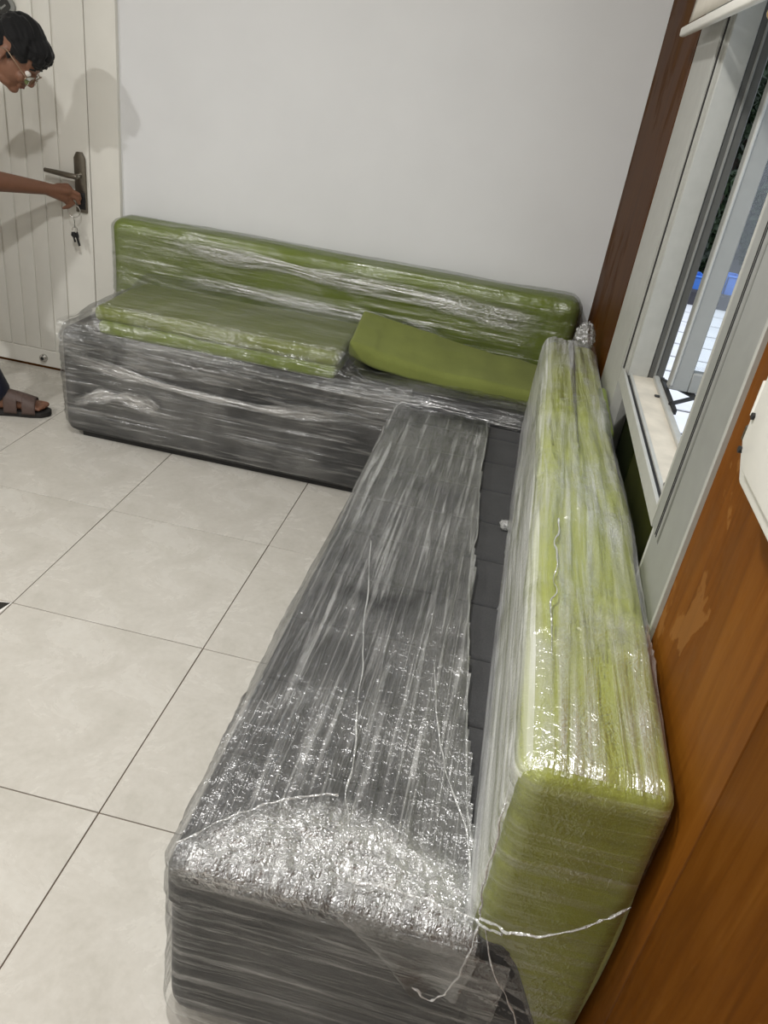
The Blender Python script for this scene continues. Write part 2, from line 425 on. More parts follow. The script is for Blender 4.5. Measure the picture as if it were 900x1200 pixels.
# right wall: masonry behind, wooden facing boards in front, aluminium window between
WY0, WY1 = -1.18, 0.24
wr = struct(box('wall_right', (XR+0.02, WY1, -0.05), (XR+0.05, YB, ZC), M['wall2']))
struct(box('wall_right', (XR+0.02, YN, -0.05), (XR+0.2, WY0, ZC), M['wall2']))
struct(box('wall_right', (XR+0.02, WY0, 2.12), (XR+0.2, WY1, ZC), M['wall2']))
tr = struct(box('trim_1', (XR, WY1, 0), (XR+0.022, YB-0.012, ZC), M['wood_edge']))
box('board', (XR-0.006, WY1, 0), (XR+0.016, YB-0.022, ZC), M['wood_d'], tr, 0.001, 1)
tr2 = struct(box('trim_2', (XR+0.006, YN, 0), (XR+0.022, WY0, ZC), M['wood_edge']))
ys = [WY0, -1.605, -2.2, -2.8, -3.3, YN]
for i in range(5):
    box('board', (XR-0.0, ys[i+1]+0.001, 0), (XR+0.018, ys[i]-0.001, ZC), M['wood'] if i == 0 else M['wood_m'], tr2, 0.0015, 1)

# ------------------------------------------------------------------ window
win = struct(box('window_1', (XR-0.004, -0.10, 0.0), (XR+0.05, WY1, 2.12), M['alu_w']))      # wide far post
def wp(name, lo, hi, mat, bev=0.002): return box(name, lo, hi, mat, win, bev, 1)
wp('frame_post', (XR-0.002, WY0+0.006, 0), (XR+0.05, -1.03, 2.12), M['alu'])
wp('frame_edge', (XR-0.008, WY0-0.004, 0), (XR+0.02, WY0+0.007, 2.12), M['alu_w'], 0.001)
wp('frame_post', (XR+0.0, -1.031, 0), (XR+0.05, -0.965, 0.868), M['alu'])
wp('frame_edge', (XR-0.001, -0.967, 0), (XR+0.045, -0.958, 0.868), M['alu_w'], 0.001)
# operable upper frame
wp('frame_jamb', (XR-0.004, -1.028, 0.872), (XR+0.085, -0.958, 2.06), M['alu'])
wp('frame_edge', (XR-0.005, -0.960, 0.875), (XR+0.083, -0.948, 2.06), M['alu_w'], 0.001)
for yy in (-1.012, -1.003):
    wp('frame_groove', (XR-0.0052, yy-0.0012, 0.875), (XR-0.001, yy+0.0012, 2.06), M['gasket'], 0.0)
wp('frame_gasket', (XR-0.002, -0.121, 0.90), (XR+0.005, -0.106, 2.06), M['gasket'], 0.0)
wp('frame_bead', (XR-0.007, -0.108, 0.90), (XR+0.004, -0.090, 2.06), M['alu_w'], 0.001)
wp('frame_bead', (XR+0.000, -0.131, 0.90), (XR+0.008, -0.122, 2.06), M['alu_w'], 0.001)
wp('frame_jamb', (XR+0.006, -0.16, 0.90), (XR+0.060, -0.122, 2.06), M['alu_w'])
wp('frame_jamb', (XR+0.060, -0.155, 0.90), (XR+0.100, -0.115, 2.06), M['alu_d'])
wp('frame_bead', (XR+0.074, -0.159, 0.90), (XR+0.080, -0.152, 2.06), M['alu'], 0.001)
wp('frame_head', (XR+0.0, -1.03, 2.06), (XR+0.12, -0.10, 2.12), M['alu'])
sl = wp('window_sill', (XR+0.016, -0.96, 0.865), (XR+0.088, -0.122, 0.905), M['sill'])
wp('sill_lip', (XR+0.074, -0.96, 0.865), (XR+0.090, -0.122, 0.914), M['alu_w'])
wp('sill_gasket', (XR+0.004, -0.955, 0.868), (XR+0.014, -0.105, 0.902), M['gasket'], 0.0)
wp('sill_edge', (XR-0.004, -0.958, 0.866), (XR+0.004, -0.105, 0.906), M['alu_w'], 0.001)
wp('sill_edge', (XR+0.012, -0.955, 0.868), (XR+0.020, -0.105, 0.907), M['alu_w'], 0.001)
wp('sill_screw', (XR+0.062, -0.315, 0.905), (XR+0.076, -0.303, 0.909), M['gasket'], 0.001)
wp('sill_catch', (XR+0.018, -0.89, 0.905), (XR+0.026, -0.85, 0.912), M['nickel'], 0.001)
# fixed smoked pane below the sill
wp('pane', (XR+0.022, -0.96, 0.04), (XR+0.028, -0.10, 0.866), M['dglass'], 0.0)
wp('bottom_rail', (XR+0.0, -0.96, 0), (XR+0.05, -0.10, 0.05), M['alu'])
# casement sash swung out square to the wall
sy0, sy1 = -0.290, -0.255
sash = wp('sash', (XR+0.092, sy0, 0.925), (XR+0.140, sy1, 2.03), M['alu'])
def sp(n, lo, hi, m): return box(n, lo, hi, m, win, 0.002, 1)
sp('sash_stile', (XR+0.60, sy0, 0.925), (XR+0.648, sy1, 2.03), M['alu'])
sp('sash_rail', (XR+0.140, sy0, 0.925), (XR+0.60, sy1, 0.975), M['alu'])
sp('sash_rail', (XR+0.140, sy0, 1.98), (XR+0.60, sy1, 2.03), M['alu'])
sp('sash_bead', (XR+0.092, sy0-0.004, 0.935), (XR+0.100, sy0+0.004, 2.02), M['alu_w'])
sp('sash_pane', (XR+0.135, -0.276, 0.97), (XR+0.605, -0.270, 1.985), M['glass'])
tube('friction_stay', [(XR+0.09, -0.20, 0.918), (XR+0.165, -0.295, 0.918)], 0.006, M['gasket'], win, 6)
tube('friction_stay', [(XR+0.088, -0.385, 0.918), (XR+0.17, -0.292, 0.920)], 0.006, M['gasket'], win, 6)
wp('stay_track', (XR+0.089, -0.43, 0.908), (XR+0.098, -0.18, 0.920), M['gasket'], 0.0)

# ------------------------------------------------------------------ door and its frame
dr = struct(box('door_1', (-1.60, YB-0.008, 0.012), (-0.652, YB+0.03, 2.10), M['door'], None, 0.002, 1))
box('door_stile', (-0.790, YB-0.016, 0.012), (-0.652, YB-0.004, 2.10), M['door'], dr, 0.002, 1)
box('door_stile', (-1.60, YB-0.016, 0.012), (-1.505, YB-0.004, 2.10), M['door'], dr, 0.002, 1)
box('door_rail', (-1.505, YB-0.016, 0.012), (-0.790, YB-0.004, 0.095), M['door'], dr, 0.002, 1)
box('door_rail', (-1.505, YB-0.016, 2.0), (-0.790, YB-0.004, 2.10), M['door'], dr, 0.002, 1)
xs = np.linspace(-1.502, -0.793, 10)
for i in range(9):
    box('plank', (xs[i]+0.004, YB-0.0155, 0.098), (xs[i+1]-0.004, YB-0.004, 1.997), M['door'], dr, 0.0045, 2)
box('door_bottom_seal', (-1.60, YB-0.012, 0.0), (-0.652, YB+0.03, 0.012), M['wood_d'], dr)
fr = struct(box('trim_3', (-0.645, YB-0.022, 0), (-0.510, YB+0.1, 2.16), M['door'], None, 0.003, 2))
struct(box('trim_4', (-1.66, YB-0.022, 0), (-1.607, YB+0.1, 2.16), M['door'], None, 0.003, 2))
struct(box('trim_5', (-1.607, YB-0.022, 2.107), (-0.645, YB+0.1, 2.16), M['door'], None, 0.003, 2))
struct(box('trim_6', (-1.61, YB+0.03, 0.0), (-0.64, YB+0.1, 2.11), M['gasket']))
box('strike_plate', (-0.650, YB-0.010, 0.80), (-0.646, YB-0.004, 1.0), M['gasket'], fr)
# long nickel handle plate with lever
hp = prism('handle_plate', [(-0.720, 0.785), (-0.668, 0.785), (-0.668, 1.01), (-0.681, 1.035), (-0.707, 1.035), (-0.720, 1.01)], 'y', YB-0.028, YB-0.014, M['nickel'], dr, 0.003)
tube('lever_spindle', [(-0.694, YB-0.02, 0.940), (-0.694, YB-0.075, 0.940)], 0.012, M['steel'], dr, 14)
tube('lever', [(-0.682, YB-0.07, 0.940), (-0.72, YB-0.072, 0.9405), (-0.78, YB-0.072, 0.944), (-0.834, YB-0.068, 0.946)], [0.011, 0.012, 0.011, 0.009], M['nickel'], dr, 12)
tube('lock_cylinder', [(-0.684, YB-0.022, 0.835), (-0.684, YB-0.040, 0.835)], 0.013, M['gasket'], dr, 16)
prism('lock_escutcheon', [(-0.706, 0.80), (-0.672, 0.80), (-0.672, 0.87), (-0.706, 0.87)], 'y', YB-0.032, YB-0.026, M['gasket'], dr, 0.002)
# round door stop low on the door
tube('door_stop', [(-0.941, YB-0.014, 0.055), (-0.941, YB-0.030, 0.055), (-0.941, YB-0.034, 0.055)], [0.019, 0.019, 0.014], M['steel'], dr, 20)
tube('door_stop_hole', [(-0.941, YB-0.033, 0.055), (-0.941, YB-0.037, 0.055)], 0.008, M['gasket'], dr, 14)

# ------------------------------------------------------------------ beyond the window
yard = struct(box('floor', (XR+0.2, -4, -0.12), (9, 12, -0.008), M['dark_joint']))
for i, y0 in enumerate(np.arange(-2.0, 5.4, 0.4)):
    box('paving_slab', (1.85, y0+0.018, -0.05), (4.4, y0+0.382, 0.0), M['paver'], yard, 0.003, 1)

# ================================================================== SOFA AGAINST THE BACK WALL
sofa1 = empty('sofa', (0.5, 0.8, 0), 'long charcoal sofa with olive green seat and back in clear film, against the wall', 'sofa')
rbox('base', (-0.465, 0.487, 0.018), (1.57, 1.115, 0.474), 0.045, 0.03, M['grey'], sofa1)
box('foot_rail', (-0.40, 0.52, 0.0), (1.52, 1.09, 0.02), M['gasket'], sofa1)
rbox('seat_pad', (-0.30, 0.497, 0.468), (0.665, 0.955, 0.520), 0.018, 0.012, M['green_d'], sofa1,
     disp=lambda P, n, a, c: 0.006*(N2(P[:, 0]*6, P[:, 1]*6+P[:, 2]*9, 3)-0.5))
rbox('seat_cushion', (-0.325, 0.515, 0.512), (0.67, 0.965, 0.575), 0.026, 0.012, M['green'], sofa1,
     disp=lambda P, n, a, c: 0.010*(N2(P[:, 0]*5, P[:, 1]*5+P[:, 2]*9, 4)-0.5))
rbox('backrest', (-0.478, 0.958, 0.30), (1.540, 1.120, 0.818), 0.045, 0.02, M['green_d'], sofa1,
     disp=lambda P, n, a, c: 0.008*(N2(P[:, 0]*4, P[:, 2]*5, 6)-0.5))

def d_side(s, amp, cr=0.3):
    return lambda P, n, a, c: amp*(streak(a, c, s) + cr*crumple(a, c, s+20)*N2(a*3, c*3, s+31)) + 0.010*(N2(a*2, c*3, s+7)-0.35)
rbox('stretch_film', (-0.472, 0.479, 0.022), (1.50, 1.115, 0.482), 0.052, 0.006, M['film_base'], sofa1,
     disp=d_side(11, 0.0055, 0.5), top_along='x',
     keep=lambda c, n: (n[:, 1] < 0.6) & (n[:, 2] > -0.5) & (c[:, 0] < 1.45) & ~((c[:, 1] > 0.75) & (n[:, 2] > 0.5)))
def seat_wrap(u, v):
    x = -0.468 + u*1.44
    left = sst(x, -0.46, -0.29); right = 1-sst(x, 0.66, 0.80)
    hgt = left*right
    # path: front of base -> over the cushion -> foot of the backrest
    t = v
    y = np.where(t < 0.22, 0.470 + 0.004*t, np.where(t < 0.42, 0.470+(t-0.22)/0.2*0.05, 0.52+(t-0.42)/0.58*0.435))
    zb = np.where(t < 0.22, 0.36+t/0.22*0.11, 0.489)
    zc = np.where(t < 0.22, zb, np.where(t < 0.42, 0.47+(0.588-0.47)*np.sin((t-0.22)/0.2*np.pi/2), 0.588+0.006*np.sin((t-0.42)*9)))
    zc = zc + 0.03*sst(t, 0.9, 1.0)
    z = zb + (zc-zb)*hgt
    y = y + 0.04*(1-left)*sst(t, 0.1, 0.4)
    a = x; c = t*0.75
    front = 1-sst(t, 0.36, 0.5)
    w = 0.0055*streak(a, c, 41) + (0.010*front+0.0005)*crumple(a, c, 43) + 0.004*sst(t, 0.82, 1)*streak(a, c, 47)
    return x, y-0.5*w*front, z+w
sheet('stretch_film', seat_wrap, 260, 130, M['film_green'], sofa1, uvs=(1.44, 0.75))
rbox('stretch_film', (-0.480, 0.953, 0.40), (1.545, 1.124, 0.822), 0.047, 0.007, M['film_green'], sofa1,
     disp=lambda P, n, a, c: 0.0065*streak(P[:, 0], c+0.10*P[:, 0]*(1-sst(P[:, 0], -0.2, 0.6)), 51) + 0.010*sst(P[:, 0], 1.2, 1.5)*crumple(a, c, 53) + 0.006*(N2(a*2.2, c*4, 55)-0.3),
     top_along='x', keep=lambda c, n: (n[:, 1] < 0.75) & (n[:, 2] > -0.4))
# milky bands where the film doubles along the back and the front
def band(y0, z0, x0, x1, dz, wid, s, ysag=0.0):
    def f(u, v):
        x = x0+(x1-x0)*u
        wv = wid*(0.6+0.8*N2(u*6, u*0, s))
        z = z0 + dz*u + ysag*np.sin(u*np.pi) + (v-0.5)*wv + 0.012*(N2(u*7, v*0, s+1)-0.5)
        y = y0 - 0.006*streak(x, v*wid*1.5, s+3, 1.6) + v*0
        return x, y, z
    return f
sheet('film_fold', band(0.938, 0.765, -0.20, 1.42, -0.045, 0.075, 61), 200, 16, M['film_band'], sofa1, uvs=(1, 1))
sheet('film_fold', band(0.944, 0.625, -0.15, 1.0, -0.02, 0.06, 63), 160, 14, M['film_band'], sofa1, uvs=(1, 1))
sheet('film_fold', band(0.464, 0.37, -0.42, 0.75, -0.02, 0.05, 67, -0.05), 160, 12, M['film_band'], sofa1, uvs=(1, 1))
sheet('film_fold', band(0.466, 0.17, -0.40, -0.02, 0.05, 0.06, 69, 0.04), 90, 14, M['film_band'], sofa1, uvs=(1, 1))
def frontflat(u, v):
    x = 0.70+0.70*u; y = 0.490+0.28*v
    z = 0.490 + 0.012*crumple(x, y, 71)*(0.3+N2(x*5, y*5, 72)) + 0.008*streak(x, y, 73)
    return x, y, z
sheet('stretch_film', frontflat, 130, 60, M['film_base'], sofa1, uvs=(0.7, 0.3))

# ================================================================== SOFA ALONG THE WINDOW WALL
sofa2 = empty('sofa', (1.25, -0.55, 0), 'charcoal sofa with lime green back, wrapped in wrinkled clear film, along the window', 'sofa')
rbox('base', (0.921, -1.562, 0.02), (1.44, 0.46, 0.40), 0.04, 0.03, M['grey'], sofa2)
box('foot_rail', (0.99, -1.50, 0.0), (1.40, 0.42, 0.025), M['gasket'], sofa2)
prism('side_panel', [(1.40, 0.44), (1.445, 0.44), (1.475, 0.40), (1.535, 0.26), (1.56, 0.0), (1.40, 0.0)], 'y', -1.559, -1.50, M['grey'], sofa2, 0.006)
pe = [0.46]+[0.35-0.2085*i for i in range(9)]+[-1.560]
for i in range(len(pe)-1):
    rbox('seat_panel', (0.924, pe[i+1]+0.0008, 0.33), (1.46, pe[i]-0.0008, 0.432), 0.010, 0.02, M['grey'], sofa2)
def br_def(P):
    P = P.copy(); t = sst(P[:, 1], -1.0, 0.47)
    P[:, 0] = P[:, 0] + np.where(P[:, 0] > 1.49, -0.015*t, 0.010*t)
    return P
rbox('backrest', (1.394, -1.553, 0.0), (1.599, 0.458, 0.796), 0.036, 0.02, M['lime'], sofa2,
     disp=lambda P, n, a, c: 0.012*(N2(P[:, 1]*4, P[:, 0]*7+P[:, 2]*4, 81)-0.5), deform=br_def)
rbox('rear_pad', (1.560, -0.33, 0.45), (1.592, 0.02, 0.800), 0.014, 0.012, M['green_d'], sofa2)

def edge_x(y):
    return np.interp(y, [-1.56, -1.48, -1.405, -1.26, -1.157, -0.87, -0.50, 0.243, 0.46], [1.415, 1.40, 1.385, 1.365, 1.352, 1.325, 1.306, 1.280, 1.275])
def d_seat(P, n, a, c):
    x, y = P[:, 0], P[:, 1]
    top = sst(n[:, 2], 0.3, 0.8)
    # folds fan out from the near end and run lengthwise
    cc = x + 0.10*(y+0.4)*(x-1.2)*1.2
    tp = 0.0085*streak(y*0.8, cc, 91, 0.75) + 0.0060*crumple(x, y, 93)*(0.35+1.0*sst(-y, 0.2, 1.2)) + 0.014*(N2(x*7, y*1.6, 95)-0.4)
    sd = 0.0065*streak(a+0.3*c, c-0.12*x, 97) + 0.004*crumple(a, c, 98)*N2(a*3, c*3, 99) + 0.014*(N2(a*2.5, c*4, 96)-0.4)
    return top*tp + (1-top)*sd
def seat_keep(c, n):
    return ~((n[:, 2] > 0.4) & (c[:, 0] > edge_x(c[:, 1])+0.012*(N2(c[:, 1]*9, c[:, 1]*0, 5)-0.5))) & (n[:, 0] < 0.7) & (n[:, 2] > -0.4) & ~((n[:, 1] > 0.5) & (c[:, 2] < 0.3)) & (c[:, 0] < 1.462)
for fm, cond in (('film_seat', lambda c, n: n[:, 2] > 0.5), ('film_front', lambda c, n: n[:, 2] <= 0.5)):
    rbox('stretch_film', (0.915, -1.568, 0.015), (1.545, 0.466, 0.444), 0.042, 0.006, M[fm], sofa2, disp=d_seat,
         keep=lambda c, n: seat_keep(c, n) & cond(c, n))
# frosted extra layer turned over the near edge
def lip(u, v):
    x = 0.935 + 0.48*u
    back = np.interp(x, [0.93, 0.985, 1.064, 1.155, 1.25, 1.42], [-1.545, -1.487, -1.42, -1.385, -1.40, -1.47])
    L = back + 1.555
    s = v*(L+0.03)
    y = np.where(s < L, back - s, -1.575 - 0.012*np.sin(np.clip((s-L)/0.03, 0, 1)*np.pi/2))
    z = np.where(s < L, 0.462, 0.462 - np.maximum(0, s-L))
    w = 0.012*crumple(x, y+z, 111, 1.3) + 0.010*(N2(x*9, y*9, 112)-0.3)
    return x, y-0.4*w, z+w*np.where(s < L, 1, 0.3)
sheet('stretch_film', lip, 120, 60, M['film_lip'], sofa2, uvs=(1, 1))
# ropes and bunched edges
def rope(pts, r, s, parent, mat='film_fold', n=60, name='film_fold', wob=0.004):
    P = np.array(pts, float); t = np.linspace(0, 1, len(P)); tt = np.linspace(0, 1, n)
    Q = np.stack([np.interp(tt, t, P[:, k]) for k in range(3)], -1)
    ker = np.ones(5)/5
    for _ in range(2):
        R = np.stack([np.convolve(np.pad(Q[:, k], 2, mode='edge'), ker, 'valid') for k in range(3)], -1); R[0] = Q[0]; R[-1] = Q[-1]; Q = R
    Q = Q + wob*np.stack([N2(tt*14, tt*0, s)-0.5, N2(tt*14, tt*0, s+1)-0.5, N2(tt*14, tt*0, s+2)-0.5], -1)
    rr = 0.5*r*(0.35+1.2*N2(tt*22, tt*0, s+3))
    tube(name, [tuple(q) for q in Q], list(rr), M[mat], parent, 7)
ey = np.linspace(0.45, -1.45, 16)
rope([(edge_x(y)-0.004, y, 0.446) for y in ey], 0.0045, 201, sofa2, n=150, wob=0.012)
rope([(1.03, -0.55, 0.455), (1.10, -0.95, 0.457), (1.14, -1.2, 0.460), (1.165, -1.40, 0.464), (1.205, -1.53, 0.470)], 0.003, 211, sofa2, wob=0.010)
rope([(0.935, -1.545, 0.462), (0.985, -1.49, 0.468), (1.06, -1.425, 0.470), (1.15, -1.385, 0.468)], 0.0035, 213, sofa2)
rope([(1.26, -0.98, 0.455), (1.29, -1.15, 0.457), (1.32, -1.27, 0.460), (1.375, -1.40, 0.466), (1.385, -1.50, 0.46)], 0.003, 215, sofa2)
rope([(1.20, -1.535, 0.470), (1.30, -1.535, 0.472), (1.39, -1.545, 0.475), (1.43, -1.58, 0.50)], 0.004, 217, sofa2)
rope([(1.40, -1.555, 0.49), (1.43, -1.582, 0.515), (1.47, -1.585, 0.525), (1.52, -1.581, 0.55), (1.555, -1.574, 0.58), (1.582, -1.560, 0.605)], 0.0034, 219, sofa2, name='film_strand')
rope([(1.40, -1.56, 0.48), (1.395, -1.59, 0.43), (1.38, -1.60, 0.37), (1.36, -1.60, 0.335), (1.33, -1.595, 0.35)], 0.003, 221, sofa2)
rope([(1.41, -1.56, 0.48), (1.44, -1.59, 0.42), (1.485, -1.595, 0.35), (1.51, -1.595, 0.25), (1.52, -1.59, 0.1)], 0.003, 223, sofa2)
# loose flap hanging off the near corner
def flap(u, v):
    u0 = u; u = 1-u; top = 1.20+0.21*u; bot = 1.31+0.085*u
    x = top*(1-v)+bot*v
    z = 0.462 - v*(0.10+0.03*np.sin(u*np.pi))
    y = -1.590 - 0.004*streak(z*1.5, x*1.2, 121) - 0.012*v*np.sin(u*8)
    return x, y, z
sheet('stretch_film', flap, 50, 40, M['film_end'], sofa2, uvs=(0.2, 0.12))
# torn corner at the far end
rope([(0.935, 0.45, 0.45), (0.93, 0.40, 0.455), (0.925, 0.30, 0.45), (0.92, 0.20, 0.44), (0.918, 0.05, 0.43)], 0.005, 225, sofa2, wob=0.012)
rope([(0.94, 0.455, 0.455), (1.06, 0.462, 0.462), (1.16, 0.46, 0.458), (1.275, 0.45, 0.455)], 0.0045, 227, sofa2)

# backrest film
def d_back(P, n, a, c):
    x, y, z = P[:, 0], P[:, 1], P[:, 2]
    top = sst(n[:, 2], 0.35, 0.85); endf = sst(-n[:, 1], 0.4, 0.8)
    tp = 0.0075*streak(y*0.8, x+0.10*(y+0.5)*(x-1.49), 131, 0.9) + 0.007*crumple(x, y, 133)*sst(N2(x*6, y*5, 134), 0.35, 0.75)
    sd = 0.0055*streak(y*0.8+0.2*z, z+0.05*y, 137) + 0.006*(N2(y*2, z*5, 138)-0.4)
    ed = 0.005*streak(x, z+0.35*(x-1.5)**2, 139)*sst(z, 0.55, 0.72) + 0.0015*streak(x, z+0.5*(x-1.4), 141)
    return top*tp + endf*ed + (1-top)*(1-endf)*sd
for fm, cond in (('film_milky', lambda c, n: (n[:, 1] >= -0.62) & (n[:, 0] > -0.55)), ('film_side', lambda c, n: (n[:, 1] >= -0.62) & (n[:, 0] <= -0.55)), ('film_end', lambda c, n: n[:, 1] < -0.62)):
    rbox('stretch_film', (1.389, -1.558, 0.10), (1.603, 0.468, 0.802), 0.038, 0.0055, M[fm], sofa2, disp=d_back, deform=br_def,
         keep=lambda c, n: cond(c, n) & (n[:, 2] > -0.3) & (n[:, 0] < 0.45) & ((c[:, 2] > 0.42) | (n[:, 1] < -0.4)))
# knotted tail of film at the far end of the backrest
def knot(u, v):
    th = u*2*np.pi; ph = (v-0.5)*np.pi
    r = 0.026*(0.8+0.9*crumple(u*0.6, v*0.4, 151))
    x = 1.535+r*np.cos(ph)*np.cos(th); y = 0.485+1.1*r*np.cos(ph)*np.sin(th); z = 0.812+1.5*r*np.sin(ph)
    return x, y, z
sheet('film_knot', knot, 50, 30, M['film_frost'], sofa2, uvs=(0.2, 0.1))
def knot2(u, v):
    th = u*2*np.pi; ph = (v-0.5)*np.pi
    r = 0.014*(0.7+0.9*crumple(u*0.5, v*0.4, 153))
    return 1.378+r*np.cos(ph)*np.cos(th), -0.30+r*np.cos(ph)*np.sin(th), 0.448+0.8*r*np.sin(ph)
sheet('film_scrap', knot2, 24, 14, M['film_frost'], sofa2, uvs=(0.2, 0.1))
rope([(1.437, -1.55, 0.76), (1.425, -1.3, 0.80), (1.43, -1.1, 0.812), (1.44, -0.9, 0.815)], 0.003, 231, sofa2, wob=0.012)
rope([(1.40, -1.56, 0.50), (1.388, -1.565, 0.58), (1.388, -1.55, 0.70), (1.395, -1.50, 0.78)], 0.003, 233, sofa2)

# ================================================================== LOOSE CUSHION
def bol(P):
    Q = P.copy(); u = P[:, 0]; v = P[:, 1]      # u 0..0.88 length, v 0..0.30 width, z thickness
    x = 0.69+u
    front = np.interp(x, [0.69, 0.8, 0.95, 1.1, 1.3, 1.6], [0.600, 0.572, 0.550, 0.540, 0.537, 0.537])
    back = np.interp(x, [0.69, 0.85, 1.03, 1.4, 1.6], [0.655, 0.630, 0.602, 0.562, 0.555])
    ztop = front+(back-front)*v/0.30
    Q[:, 0] = x - 0.012*v/0.30*(1-u/0.9) - 0.01; Q[:, 1] = 0.615+v*0.98
    Q[:, 2] = ztop - 0.066 + P[:, 2]
    return Q
tag(rbox('cushion', (0, 0, 0), (0.86, 0.30, 0.066), 0.022, 0.010, M['green'], None,
     disp=lambda P, n, a, c: 0.010*(N2(P[:, 0]*9, P[:, 1]*4+P[:, 2]*5, 161)-0.5)+0.008*ridge(N2(P[:, 0]*14, P[:, 1]*3, 162))*N2(P[:, 0]*4, P[:, 1]*2, 163)*sst(n[:, 2], 0.2, 0.9), deform=bol),
    'bare olive green long cushion lying unwrapped in the corner of the sofas', 'cushion')

# ================================================================== ROLLER BLIND
bl = empty('roller_blind', (1.55, -0.4, 2.3), 'pale roller blind half lowered with a slim bottom bar above the window', 'blind')
def blf(u, v):
    y = 0.19-1.45*u; z = 1.735+v*0.50
    x = 1.553 + 0.012*np.sin(v*2.4)*np.exp(-u*5) + 0*u
    return x, y, z
o = sheet('fabric', blf, 30, 20, M['blind'], bl)
md = o.modifiers.new('thickness', 'SOLIDIFY'); md.thickness = 0.0015
bb = box('bottom_bar', (1.544, -1.28, 1.706), (1.560, 0.245, 1.728), M['plastic'], bl, 0.005, 3)
tube('roller', [(1.555, -1.28, 2.245), (1.555, 0.245, 2.245)], 0.026, M['blind'], bl, 20)
box('bracket', (1.525, 0.245, 2.20), (1.6, 0.255, 2.29), M['plastic'], bl, 0.002, 1)
box('bracket', (1.525, -1.29, 2.20), (1.6, -1.28, 2.29), M['plastic'], bl, 0.002, 1)
tube('pull_bead', [(1.56, -0.75, 1.683), (1.56, -0.756, 1.683), (1.56, -0.768, 1.683), (1.56, -0.774, 1.683)], [0.004, 0.010, 0.010, 0.004], M['brass'], bl, 14)
tube('pull_cord', [(1.56, -0.762, 1.69), (1.56, -0.762, 1.706)], 0.0015, M['brass'], bl, 6)

# ================================================================== WHITE BOX ON THE WOOD WALL
bx = empty('wall_box', (1.6, -1.42, 1.2), 'white plastic switch box with a small lever mounted on the wooden wall', 'switch box')
prism('housing', [(-1.395, 1.205), (-1.43, 1.178), (-1.60, 1.178), (-1.60, 1.39), (-1.42, 1.39), (-1.395, 1.36)], 'x', 1.548, 1.602, M['plastic'], bx, 0.005)
prism('cover', [(-1.415, 1.222), (-1.445, 1.20), (-1.585, 1.20), (-1.585, 1.37), (-1.435, 1.37), (-1.415, 1.35)], 'x', 1.540, 1.550, M['plastic'], bx, 0.003)
tube('hinge_barrel', [(1.556, -1.392, 1.245), (1.556, -1.392, 1.285)], 0.010, M['plastic'], bx, 14)
box('lever', (1.552, -1.398, 1.208), (1.560, -1.372, 1.228), M['nickel'], bx, 0.002, 1)
for zz in (1.205, 1.245):
    tube('screw', [(1.537, -1.425, zz+0.01), (1.541, -1.425, zz+0.01)], 0.004, M['gasket'], bx, 10)

# ================================================================== SIGN ON THE DOOR
sg = empty('door_sign', (-1.06, YB-0.02, 1.56), 'tilted black sign plate with a silver rim on the white door', 'sign')
ca, sa = math.cos(0.62), math.sin(0.62)
def sgp(u, v): return (-1.062+u*ca-v*sa, 1.512+u*sa+v*ca)
def rrect(w, h, r):
    out = []
    for cx, cy, a0 in ((w-r, h-r, 0), (-w+r, h-r, 90), (-w+r, -h+r, 180), (w-r, -h+r, 270)):
        for q in range(0, 91, 30):
            a = math.radians(a0+q); out.append((cx+r*math.cos(a), cy+r*math.sin(a)))
    return [sgp(*p) for p in out]
prism('rim', rrect(0.115, 0.060, 0.022), 'y', YB-0.026, YB-0.015, M['alu'], sg)
prism('plate', rrect(0.100, 0.046, 0.014), 'y', YB-0.029, YB-0.020, M['black_stone'], sg)
def stroke(u0, v0, u1, v1):
    d = Vector((u1-u0, v1-v0)).normalized(); nx, ny = -d.y*0.0032, d.x*0.0032
    prism('letter_stroke', [sgp(u0+nx, v0+ny), sgp(u1+nx, v1+ny), sgp(u1-nx, v1-ny), sgp(u0-nx, v0-ny)], 'y', YB-0.0305, YB-0.0285, M['alu'], sg)
for s in ((0.055, -0.026, 0.055, 0.026), (0.055, 0.026, 0.083, 0.026), (0.055, 0.0, 0.079, 0.0), (0.055, -0.026, 0.083, -0.026)): stroke(*s)

# ================================================================== OUTSIDE THE WINDOW
gw = struct(box('wall_garden', (2.2, 5.55, -0.1), (6.5, 5.7, 0.12), M['dark_wall']))
def crate(x, y, z, w, d, h, label):
    e = empty('crate', (x, y, z), label, 'crate', 'blue crates outside the window')
    for lo, hi in (((x-w/2, y-d/2, z), (x+w/2, y-d/2+0.015, z+h)), ((x-w/2, y+d/2-0.015, z), (x+w/2, y+d/2, z+h)),
                   ((x-w/2, y-d/2, z), (x-w/2+0.015, y+d/2, z+h)), ((x+w/2-0.015, y-d/2, z), (x+w/2, y+d/2, z+h))):
        box('side', lo, hi, M['blue'], e, 0.004, 1)
    box('bottom', (x-w/2, y-d/2, z), (x+w/2, y+d/2, z+0.015), M['blue'], e)
    tube('rim', [(x-w/2, y-d/2-0.005, z+h), (x+w/2, y-d/2-0.005, z+h)], 0.012, M['blue'], e, 8)
crate(2.93, 5.94, 0.071, 0.22, 0.3, 0.15, 'blue plastic crate beyond the porch, beside the window frame')
crate(3.30, 5.94, 0.071, 0.13, 0.25, 0.20, 'narrow blue plastic crate seen through the open sash')
struct(box('wall_garden', (1.0, 9.0, -0.1), (8.5, 9.2, 1.9), M['dark_wall']))
struct(box('floor', (2.2, 5.7, -0.12), (6.5, 9.0, -0.004), M['dark_wall']))
box_l = prism('planter', [(2.6, 0.0), (3.7, 0.0), (3.7, 0.07), (2.6, 0.07)], 'y', 5.75, 6.2, M['dark_wall'])
tag(box_l, 'low dark concrete ledge carrying the crates beyond the porch', 'ledge')
